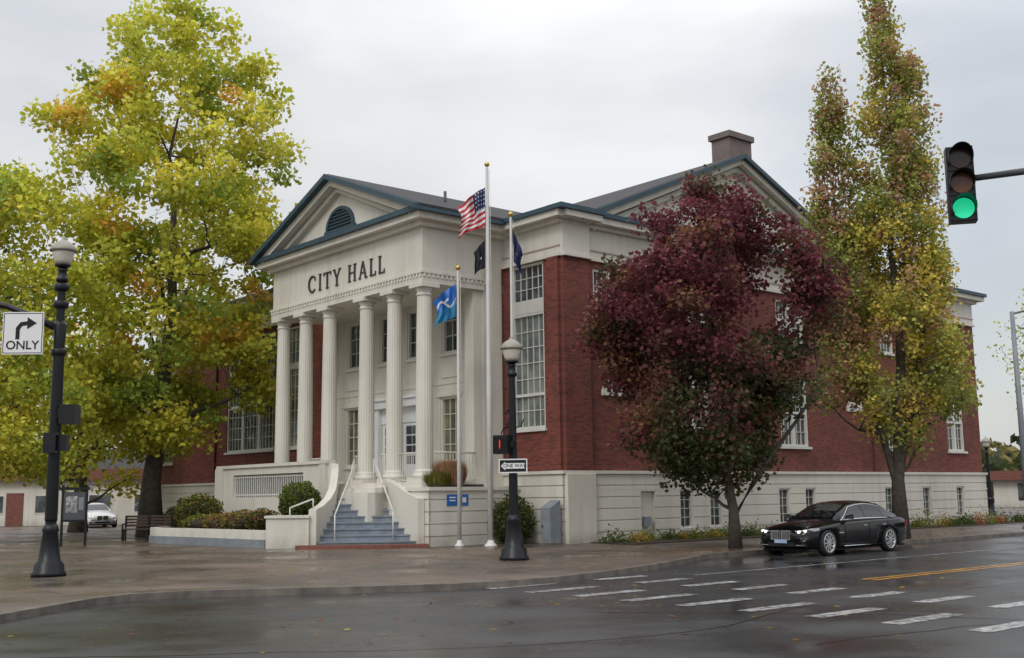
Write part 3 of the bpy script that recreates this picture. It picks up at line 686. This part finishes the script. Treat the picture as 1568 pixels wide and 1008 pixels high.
# ------------------------------------------------------------------ street lamps
M['globe']=simple('frosted_globe',(.62,.58,.49),.25,.1,4); M['cap']=simple('lantern_cap',(.27,.25,.21),.4,.15,4)
def acorn(m,z,r=.26):
    m.lathe([(.07,0),(.1,.04),(.17,.07),(.18,.11)],'black',z=z,n=16)
    m.lathe([(.15,.11),(.19,.2),(.235,.34),(.25,.42)],'globe',z=z,n=18)
    m.lathe([(.3,.42),(.305,.45),(.27,.52),(.2,.6),(.1,.66),(.05,.69),(.045,.73),(.015,.78)],'cap',z=z,n=18)
def lampbase(m,sc=1.0,top=5.0):
    m.lathe([(.38*sc,0),(.38*sc,.08),(.34*sc,.12),(.33*sc,.26),(.25*sc,.34),(.21*sc,.6),(.165*sc,.95),(.19*sc,1.0),(.17*sc,1.06),(.125*sc,1.15)],'black',n=16,flute=.04)
    m.lathe([(.12*sc,1.15),(.105*sc,top*.6),(.085*sc,top-.3)],'black',n=24,flute=.12,sm=False)
    m.lathe([(.12*sc,top-.3),(.14*sc,top-.22),(.1*sc,top-.18),(.09*sc,top-.04),(.13*sc,top)],'black',n=16)
SL=empty('street_lamp',(-.02,29.2,WALK)); m=MB(); lampbase(m,1.0,5.0); acorn(m,5.0)
for zz in (3.7,4.0): m.tube([(0,0,zz),(-.18,0,zz-.35 if zz<3.9 else zz-.3)],.018,'black')
m.tube([(.0,0,3.35),(.22,0,3.4),(.3,0,3.6)],.018,'black'); m.tube([(.0,0,3.35),(-.22,0,3.4),(-.3,0,3.2)],.018,'black')
m.build('post_and_lantern',SL)
M['redlamp']=emis('red_lamp',(.9,.03,.01),1.2); M['greenlamp']=emis('green_lamp',(.01,.55,.26),.8); M['headlamp']=emis('headlamp_lit',(1,.97,.9),.8)
PS=empty('pedestrian_signal',(-.30,29.05,2.75),R(-25)); m=MB(); m.box(-.21,.21,-.1,.16,-.02,.46,'black'); 
for i in range(7): m.box(-.19,.19,-.13,-.1,.02+i*.06,.035+i*.06,'black')
m.box(-.03,-.0,-.105,-.1,.12,.34,'redlamp'); m.box(.2,.32,0,.1,.15,.3,'black'); m.build('housing',PS,bevel=.015)
OW=empty('one_way_sign',(-.02,28.98,2.42),R(-8)); m=MB(); m.box(-.37,.37,-.01,.01,-.18,.18,'signw'); m.box(-.34,.34,-.014,-.0101,-.15,.15,'black')
m.prism_m([(-.31,0),(-.2,.11),(-.2,.07),(.3,.07),(.3,-.07),(-.2,-.07),(-.2,-.11)],lambda u,z,d:(u,d,z),-.0175,-.0142,'signw'); m.build('panel',OW)
text('ONE WAY',.125,'black',OW,(.04,-.019,0),(R(90),0,0),ext=.001)
SL2=empty('street_lamp',(-10.3,25.3,WALK)); m=MB(); lampbase(m,1.0,6.9); acorn(m,6.9,.27)
m.lathe([(.13,1.2),(.135,1.25),(.125,5.15),(.145,5.6),(.11,5.7)],'black',n=16)
for zz in (2.9,4.9,6.0,6.4): m.lathe([(.15,zz),(.17,zz+.04),(.17,zz+.12),(.15,zz+.16)],'black',n=14)
m.box(-.14,.14,-.3,-.14,2.7,3.15,'black'); m.box(.14,.5,-.2,.16,3.35,3.78,'black'); m.box(.0,.16,-.1,.1,3.5,3.7,'black')
m.box(.1,.34,-.2,.0,2.75,3.1,'black')
m.tube([(0,0,5.5),(-.5,0,5.75),(-1.2,-.05,6.05),(-2.6,-.2,6.3),(-4.5,-.4,6.4)],[.09,.085,.075,.065,.06],'black',10)
m.build('post_lantern_and_arm',SL2)
TS=empty('traffic_sign',(-10.98,24.95,5.42),R(3)); m=MB(); m.box(-.45,.45,-.012,.012,-.48,.48,'signw'); 
for (a,b,c,d) in ((-.43,.43,.44,.455),(-.43,.43,-.455,-.44),(-.43,-.415,-.44,.44),(.415,.43,-.44,.44)): m.box(a,b,-.0155,-.0121,c,d,'black')
fA=lambda u,z,d:(u,d,z)
m.prism_m([(-.16,-.14),(-.07,-.14),(-.07,.08),(-.02,.16),(.1,.18),(.1,.27),(-.06,.25),(-.16,.12)],fA,-.0165,-.0122,'black')
m.prism_m([(.09,.36),(.3,.225),(.09,.09)],fA,-.0165,-.0122,'black'); m.box(-.02,.02,.01,.2,.3,.5,'black'); m.build('panel',TS)
text('ONLY',.27,'black',TS,(0,-.018,-.28),(R(90),0,0),ext=.001)
def signal(name,loc,rot,lit):
    E=empty(name,loc,rot); m=MB(); h=.36
    m.box(-.18,.18,0,.2,-1.5*h,1.5*h,'black')
    for i in range(3):
        zc=h-i*h; m.box(-.172,.172,-.02,.0,zc-h/2+.012,zc+h/2-.012,'black')
        col=['lensR','lensY','lensG'][i] if i!=lit[0] else lit[1]
        m.cyl((0,-.03,zc),(0,1,0),.145,.02,col,24)
        N=14; ro_,ri=.168,.158
        for j in range(N):
            a0=R(-35)+R(250)*j/N; a1=R(-35)+R(250)*(j+1)/N
            def q(a,r,y): return (r*math.cos(a),y,zc+r*math.sin(a))
            yf0=-.02-.26*(.45+.55*max(0,math.sin(a0))); yf1=-.02-.26*(.45+.55*max(0,math.sin(a1)))
            m.hexa([q(a0,ri,-.02),q(a1,ri,-.02),q(a1,ro_,-.02),q(a0,ro_,-.02),q(a0,ri,yf0),q(a1,ri,yf1),q(a1,ro_,yf1),q(a0,ro_,yf0)],'black')
    m.build('housing',E); return E
M['lensR']=simple('lens_red_off',(.03,.006,.005),.2,.1); M['lensY']=simple('lens_amber_off',(.13,.035,.008),.2,.1); M['lensG']=simple('lens_green_off',(.01,.05,.03),.2,.1)
signal('traffic_signal',(6.33,15.3,5.93),R(-14),(2,'greenlamp'))
signal('traffic_signal',(-12.05,25.0,6.0),R(60),(0,'redlamp'))
TP=empty('traffic_signal_pole',(11.5,14.6,0)); m=MB()
m.tube([(0,0,0),(0,0,6.6)],[.16,.1],'dgrey',14); m.tube([(0,0,6.35),(-2.5,.4,6.25),(-4.98,.8,6.03)],[.08,.06,.045],'dgrey',10); m.lathe([(.3,0),(.3,.1),(.2,.2),(.17,.5)],'dgrey',n=14); m.build('pole_and_mast_arm',TP)
UP=empty('utility_pole',(21.0,46.5,0)); m=MB(); m.tube([(0,0,0),(-.05,0,9.0)],[.14,.09],'grey',12); m.tube([(-.05,0,8.9),(1.6,-.4,9.3)],.05,'grey'); m.lathe([(.28,0),(.28,.12),(.18,.3)],'grey',n=12); m.build('pole',UP)
SL3=empty('street_lamp',(29.3,70,0)); m=MB(); lampbase(m,.9,4.1); acorn(m,4.1); m.build('post_and_lantern',SL3)
# ------------------------------------------------------------------ flagpoles
def flagpole(loc,H,r):
    E=empty('flagpole',loc); m=MB(); m.lathe([(r*2.6,0),(r*2.4,.05),(r*1.4,.12),(r*1.15,.2)],'pole',n=16); m.lathe([(r,.2),(r,H*.4),(r*.6,H-.05),(r*.5,H)],'pole',n=14)
    m.lathe([(.02,H),(.07,H+.04),(.095,H+.1),(.07,H+.16),(.01,H+.2)],'gold',n=12)
    m.tube([(r+.03,0,1.2),(r*.6+.04,0,H-.1)],.008,'pole',4); m.build('pole',E); return E
def flag(name,loc,W,H,drop,fn,seed,sx=-1,nu=30,nv=26,amp=.12,rot=0,taper=.25):
    E=empty(name,loc,rot); m=MB()
    def p(u,v):
        x=sx*W*u*(1-.15*math.sin(v*3)); z=-H*v*(1-taper*u)-drop*u**1.15
        y=amp*math.sin(u*9+v*4.5+seed)*min(1,u*3)+amp*.5*math.sin(u*17-v*3+seed); x+=amp*.35*math.sin(v*7+u*5+seed)*u
        return (x,y,z)
    for i in range(nu):
        for j in range(nv): m.face([p(i/nu,j/nv),p((i+1)/nu,j/nv),p((i+1)/nu,(j+1)/nv),p(i/nu,(j+1)/nv)],fn((i+.5)/nu,(j+.5)/nv),True)
    m.build('cloth',E)
def us(u,v):
    if u<.42 and v<.54: return 'fwhite' if (int(u*30)%3==1 and int(v*26)%3==1) else 'navy'
    return 'red' if int(v*13)%2==0 else 'fwhite'
flagpole((-.78,36.9,WALK),12.65,.085); flagpole((-1.8,37.2,WALK),9.15,.065); flagpole((.0,37.3,WALK),11.0,.065)
flag('us_flag',(-.85,36.9,12.0),.95,1.35,.75,us,1)
flag('pow_mia_flag',(-.87,36.9,10.15),.4,.95,.45,lambda u,v:'fwhite' if .35<u<.55 and .45<v<.55 else 'fblack',2,amp=.06)
flag('state_flag',(.07,37.3,10.6),.32,1.1,.85,lambda u,v:'gold' if .4<u<.6 and .45<v<.55 else 'navy',4,sx=1,amp=.07)
flag('city_flag',(-1.87,37.2,8.75),.75,1.15,.6,lambda u,v:'fwhite' if (abs(v-.42-.2*math.sin(u*6))<.035 or (.35<u<.6 and .3<v<.4)) else ('teal' if v>.5 else 'signb'),6,amp=.1)
# ------------------------------------------------------------------ misc furniture
BN=empty('park_bench',(-16.3,50.2,WALK),R(10)); m=MB()
for i in range(4): m.box(-.95,.95,-.25+i*.13,-.15+i*.13,.43,.47,'wood')
for i in range(4): m.box(-.95,.95,.28+i*.02,.31+i*.02,.55+i*.12,.64+i*.12,'wood')
for x in (-.9,0,.9): m.box(x-.03,x+.03,-.25,-.19,0,.43,'black'); m.box(x-.03,x+.03,.24,.3,0,.98,'black'); m.box(x-.03,x+.03,-.25,.3,.38,.43,'black'); 
for x in (-.95,.95): m.box(x-.03,x+.03,-.28,.28,.64,.68,'black'); m.box(x-.03,x+.03,-.28,-.22,0.001,.64,'black')
BN.location=(-15.0,46.6,WALK)
m.build('bench_frame',BN)
KB=empty('notice_board',(-16.1,41.6,WALK),R(8)); m=MB(); 
for x in (-.42,.42): m.box(x-.04,x+.04,-.04,.04,0,2.2,'black')
m.box(-.52,.52,-.07,.07,2.02,2.12,'black'); m.box(-.38,.38,-.03,.03,.95,1.95,'dgrey'); m.box(-.38,.38,-.04,.04,.87,.95,'black'); m.box(-.3,.1,-.034,-.03,1.2,1.8,'line'); m.box(.15,.32,-.034,-.03,1.3,1.75,'grey'); m.build('board_and_posts',KB)
UC=empty('utility_cabinet',P(.12,-.52,WALK),ANG); m=MB(); 
m.hexa([(-.24,-.24,0),(.24,-.24,0),(.24,.24,0),(-.24,.24,0),(-.24,-.24,1.2),(.24,-.24,1.45),(.24,.24,1.45),(-.24,.24,1.2)],'grey'); m.box(-.25,-.24,-.18,.18,.15,1.0,'grey'); m.box(-.27,-.25,.1,.14,.55,.65,'black'); m.box(-.28,.28,-.28,.28,-.02,.06,'kerb'); m.build('cabinet',UC,bevel=.02)
# ------------------------------------------------------------------ car
M['carglass']=glass_mat('car_glass',(.006,.007,.008),(.012,.014,.015),.03); M['tyre']=simple('tyre_rubber',(.012,.012,.012),.8,.2,8)
M['chrome']=simple('chrome',(.7,.71,.72),.12,.03,3,0,1.0); M['alloy']=simple('alloy_rim',(.5,.51,.52),.25,.06,3,0,.7)
M['lensclear']=glass_mat('lamp_lens',(.25,.26,.28),(.45,.45,.47)); M['tail']=simple('tail_lens',(.3,.01,.01),.15,.1)
M['plate']=simple('licence_plate',(.35,.45,.62),.4,.1)
def carpaint(name,c):
    m,nt,b=newmat(name); b.inputs['Base Color'].default_value=(*c,1); b.inputs['Roughness'].default_value=.12; b.inputs['Specular IOR Level'].default_value=.45
    nz=noise(nt,2,4,objco(nt)); nt.links.new(ramp(nt,nz,.3,.7,.05,.13),b.inputs['Roughness']); return m
M['paintK']=carpaint('car_paint_black',(.003,.0033,.0045)); M['paintW']=carpaint('car_paint_white',(.7,.7,.7))
def make_car(name,loc,rot,paint):
    E=empty(name,loc,rot)
    ST=[(2.54,.38,.55,.60,.52),(2.49,.28,.63,.68,.70),(2.36,.21,.70,.765,.82),(2.1,.19,.765,.86,.90),(1.65,.19,.82,.93,.94),(1.1,.19,.88,1.0,.95),(.6,.19,.915,1.02,.95),(0,.19,.93,1.0,.95),(-.7,.19,.945,1.0,.95),(-1.4,.19,.955,1.04,.95),(-1.9,.2,.955,1.08,.94),(-2.3,.23,.94,1.075,.90),(-2.5,.3,.89,1.04,.84),(-2.585,.42,.80,.9,.76)]
    rings=[]
    for x,zb,zs,zc,w in ST:
        half=[(0,zb),(w*.86,zb),(w*.965,zb+.07),(w,(zb+zs)*.52),(w*.992,zs-.16),(w*.982,zs-.10),(w*.968,zs-.05),(w*.92,zs+.0),(w*.6,(zs*.45+zc*.55)),(w*.28,zc-.008),(0,zc)]
        ring=[(x,y,z) for y,z in half]+[(x,-y,z) for y,z in reversed(half[1:-1])]
        rings.append(ring)
    m=MB(); m.rings(rings,paint); body=m.build('body',E)
    bm=bmesh.new(); bm.from_mesh(body.data); bmesh.ops.recalc_face_normals(bm,faces=bm.faces); bm.to_mesh(body.data); bm.free()
    WX=(1.66,-1.41)
    c=MB()
    for x in WX:
        for sg in (-1,1): c.cyl((x,sg*.83,.34),(0,1,0),.385,.5,'dark',28)
    cut=c.build('cut',E)
    bm=bmesh.new(); bm.from_mesh(cut.data); bmesh.ops.remove_doubles(bm,verts=bm.verts,dist=1e-5); bmesh.ops.recalc_face_normals(bm,faces=bm.faces); bm.to_mesh(cut.data); bm.free()
    md=body.modifiers.new('b','BOOLEAN'); md.object=cut; md.operation='DIFFERENCE'; md.solver='EXACT'
    dg=bpy.context.evaluated_depsgraph_get(); dg.update()
    nm=bpy.data.meshes.new_from_object(body.evaluated_get(dg)); body.modifiers.clear(); body.data=nm
    bpy.data.objects.remove(cut)
    GS=[(1.12,.985,.99,.80,.70),(.72,1.02,1.2,.80,.64),(.25,1.03,1.39,.80,.585),(-.15,1.0,1.455,.80,.575),(-.6,1.0,1.475,.80,.575),(-1.05,1.0,1.45,.80,.57),(-1.45,1.02,1.375,.79,.565),(-1.85,1.05,1.215,.76,.58),(-2.2,1.06,1.075,.72,.62)]
    m=MB(); rg2=[]
    for x,z0,zt,wb_,wt in GS:
        z0=.93; dz=zt-z0; half=[(0,z0-.03),(wb_+.04,z0-.03),(wb_+.045,z0),(wt+ (wb_-wt)*.45+.02,z0+dz*.5),(wt+.03,zt-.075*min(1,dz/.4)),(wt-.06,zt-.02*min(1,dz/.4)),(wt*.5,zt+.0),(0,zt+.006)]
        rg2.append([(x,y,z) for y,z in half]+[(x,-y,z) for y,z in reversed(half[1:-1])])
    m.rings(rg2,paint)
    def gz(x): return np.interp(-x,[-g_[0] for g_ in GS],[g_[2] for g_ in GS])
    def gw(x,i): return np.interp(-x,[-g_[0] for g_ in GS],[g_[i] for g_ in GS])
    for xs in (( 1.06,.72,.3),(-1.42,-1.85,-2.12)):
        for a,b in zip(xs,xs[1:]):
            for sg in (-1,1):
                def q(x,t): wt=gw(x,4)-.05; return (x+(.01 if xs[0]>0 else -.01),sg*wt*t,gz(x)+.012-(.018*(t>.9)))
                m.face([q(a,0),q(a,.5),q(b,.5),q(b,0)],'carglass',True); m.face([q(a,.5),q(a,1),q(b,1),q(b,.5)],'carglass',True)
    def sd(x,f,sg,e=.006):
        z0=.93; zt=gz(x); dz=zt-z0; wb_,wt=gw(x,3),gw(x,4)
        pts=[(wb_+.045,z0),(wt+(wb_-wt)*.45+.02,z0+dz*.5),(wt+.03,zt-.075*min(1,dz/.4))]
        y=np.interp(f,[0,.55,1],[p[0] for p in pts]); z=np.interp(f,[0,.55,1],[p[1] for p in pts]); return (x,sg*(y+e),z)
    def sidepanel(xa0,xa1,xb0,xb1,sg,f0,f1,k,e,n=6):
        for i in range(n):
            for j in range(2):
                g0=f0+(f1-f0)*j/2; g1=f0+(f1-f0)*(j+1)/2
                def X(t,f): r=(f-f0)/(f1-f0); return (xa0*(1-r)+xa1*r)*(1-t)+(xb0*(1-r)+xb1*r)*t
                m.face([sd(X(i/n,g0),g0,sg,e),sd(X((i+1)/n,g0),g0,sg,e),sd(X((i+1)/n,g1),g1,sg,e),sd(X(i/n,g1),g1,sg,e)],k,True)
    for sg in (-1,1):
        sidepanel(.92,.22,-1.95,-1.38,sg,.09,.98,'chrome',.004,14)
        sidepanel(.86,.20,-1.88,-1.40,sg,.13,.95,paint,.007,14)
        sidepanel(.84,.19,-.30,-.30,sg,.14,.93,'carglass',.011)
        sidepanel(-.38,-.38,-1.28,-1.22,sg,.14,.93,'carglass',.011)
        sidepanel(-1.33,-1.27,-1.78,-1.36,sg,.14,.90,'carglass',.011)
        for x in (.88,-.34,-1.32): m.tube([(x,sg*.953,.3),(x-.01,sg*.957,.6),(x-.02,sg*.948,.86)],.006,'dark',4)
        m.tube([(.95,sg*.945,.245),(-1.0,sg*.945,.245)],.012,'chrome',5)
        for x in (-.12,-1.1): m.box(x-.1,x+.1,min(sg*.94,sg*.975),max(sg*.94,sg*.975),.775,.8,'chrome')
        m.box(.95,1.18,min(sg*.945,sg*.962),max(sg*.945,sg*.962),.60,.63,'chrome')
        m.hexa([(.62,sg*.88,.97),(.76,sg*.88,.97),(.78,sg*1.1,.98),(.66,sg*1.1,.98),(.62,sg*.88,1.06),(.74,sg*.88,1.06),(.76,sg*1.1,1.11),(.66,sg*1.1,1.11)],paint)
        for x in WX:
            y=sg*.84
            N=32
            prof=[(.24,-.11),(.325,-.115),(.345,-.09),(.35,0),(.345,.09),(.325,.115),(.24,.11)]
            rs=[[(x+r*math.cos(2*math.pi*j/N),y+o_,.35+r*math.sin(2*math.pi*j/N)) for j in range(N)] for r,o_ in prof]
            m.rings(rs,'tyre',False)
            m.cyl((x,y-sg*.04,.35),(0,1,0),.25,.04,'dark',24)
            rs=[[(x+r*math.cos(2*math.pi*j/N),y+sg*o_,.35+r*math.sin(2*math.pi*j/N)) for j in range(N)] for r,o_ in ((.262,.06),(.266,.118),(.24,.12),(.228,.07))]
            m.rings(rs,'alloy',False)
            for j in range(10):
                a=2*math.pi*j/10; ca,sa=math.cos(a),math.sin(a); t_=.02
                yy0,yy1=y+sg*.06,y+sg*.11
                def pt(r,t,yy): return (x+r*ca-t*sa,yy,.35+r*sa+t*ca)
                m.hexa([pt(.05,-t_,yy0),pt(.235,-t_*1.3,yy0),pt(.235,t_*1.3,yy0),pt(.05,t_,yy0),pt(.05,-t_,yy1),pt(.235,-t_*1.3,yy1),pt(.235,t_*1.3,yy1),pt(.05,t_,yy1)],'alloy')
            m.cyl((x,y+sg*.09,.35),(0,1,0),.06,.05,'alloy',14)
        fr=[(2.475,.42,.60),(2.40,.62,.615),(2.24,.80,.655),(2.0,.885,.70)]
        to=[(2.44,.42,.685),(2.36,.62,.715),(2.2,.78,.755),(2.0,.875,.765)]
        for i in range(3):
            A,B,C_,D=fr[i],fr[i+1],to[i+1],to[i]
            m.face([(A[0]+.035,sg*A[1]*1.02,A[2]),(B[0]+.035,sg*B[1]*1.03,B[2]),(C_[0]+.03,sg*C_[1]*1.03,C_[2]),(D[0]+.03,sg*D[1]*1.02,D[2])],'lensclear',True)
        m.cyl((2.47,sg*.55,.655),(1,0,.0),.042,.06,'headlamp',14); m.cyl((2.40,sg*.70,.675),(1,0,0),.04,.06,'headlamp',14)
        cy=sg*.17
        m.box(2.50,2.575,cy-.145,cy+.145,.45,.70,'chrome'); m.box(2.565,2.583,cy-.125,cy+.125,.47,.68,'dark')
        for i in range(7): m.box(2.58,2.59,cy-.112+i*.035,cy-.10+i*.035,.475,.675,'chrome')
        m.box(2.38,2.5,min(sg*.45,sg*.74),max(sg*.45,sg*.74),.27,.36,'dark'); m.box(2.42,2.515,min(sg*.45,sg*.72),max(sg*.45,sg*.72),.30,.315,'chrome')
        m.box(-2.6,-2.5,min(sg*.5,sg*.8),max(sg*.5,sg*.8),.72,.86,'tail')
    m.box(2.45,2.545,-.42,.42,.27,.37,'dark'); m.box(2.55,2.575,-.2,.2,.36,.46,'plate')
    m.box(-2.4,2.3,-.8,.8,.14,.2,'dark')
    m.build('cabin_wheels_trim',E)
    return E
cx_,cy_,_=P(-8.75,2.5)
make_car('parked_car',(cx_,cy_,ROAD),ANG+math.pi,'paintK')
make_car('parked_car',(-25.8,70,WALK),R(-60),'paintW')
# ------------------------------------------------------------------ sky & sun
wd=bpy.data.worlds.new('World'); scene.world=wd; wd.use_nodes=True; nt=wd.node_tree
bg=nt.nodes['Background']; sky=nt.nodes.new('ShaderNodeTexSky'); sky.sky_type='NISHITA'; sky.sun_disc=False
SE,SRt=R(42),R(205)
sky.sun_elevation=SE; sky.sun_rotation=SRt; sky.air_density=1.2; sky.dust_density=2
tc=nt.nodes.new('ShaderNodeTexCoord'); sp=nt.nodes.new('ShaderNodeSeparateXYZ'); nt.links.new(tc.outputs['Generated'],sp.inputs[0])
mp=nt.nodes.new('ShaderNodeMapping'); mp.inputs['Scale'].default_value=(1,1,2.6); mp.inputs['Location'].default_value=(.4,.2,.1); nt.links.new(tc.outputs['Generated'],mp.inputs[0])
n1=noise(nt,1.9,5,mp.outputs[0],.45); n2=noise(nt,2.6,5,mp.outputs[0],.5)
ax=math2(nt,'ABSOLUTE',math2(nt,'SUBTRACT',sp.outputs[0],.06),0)
cf0=ramp(nt,n1,.36,.58,.6,.95)
cf=math2(nt,'MINIMUM',math2(nt,'ADD',cf0,ramp(nt,ax,.05,.33,.2,0)),.97)
el=ramp(nt,sp.outputs[2],0,1,0,1)
bright=math2(nt,'ADD',math2(nt,'MULTIPLY',math2(nt,'POWER',el,1.8),15.0),7.3)
b2=math2(nt,'MULTIPLY',bright,ramp(nt,n2,.34,.6,.85,1.04))
cmb=nt.nodes.new('ShaderNodeCombineXYZ')
for i,f in enumerate((.98,.995,1.015)): nt.links.new(math2(nt,'MULTIPLY',b2,f),cmb.inputs[i])
nt.links.new(mixc(nt,cf,sky.outputs[0],cmb.outputs[0]),bg.inputs['Color']); bg.inputs['Strength'].default_value=.1
sl=bpy.data.lights.new('sun','SUN'); sl.energy=.9; sl.angle=R(16); sl.color=(1,.97,.92); so=bpy.data.objects.new('sun',sl); scene.collection.objects.link(so)
sdv=Vector((math.sin(SRt)*math.cos(SE),math.cos(SRt)*math.cos(SE),math.sin(SE))); so.rotation_euler=sdv.to_track_quat('Z','Y').to_euler(); so.location=(0,0,40)
# ------------------------------------------------------------------ camera
cd=bpy.data.cameras.new('camera'); cam=bpy.data.objects.new('camera',cd); scene.collection.objects.link(cam)
cd.sensor_width=36; cd.lens=36*1720/1568; cd.clip_end=4000; cd.clip_start=.1
cam.matrix_world=Matrix.Translation((0,0,1.7))@Matrix.Rotation(R(90+8.37),4,'X')@Matrix.Rotation(-.013,4,'Z')
scene.camera=cam
scene.view_settings.view_transform='Standard'; scene.view_settings.look='None'; scene.view_settings.exposure=0
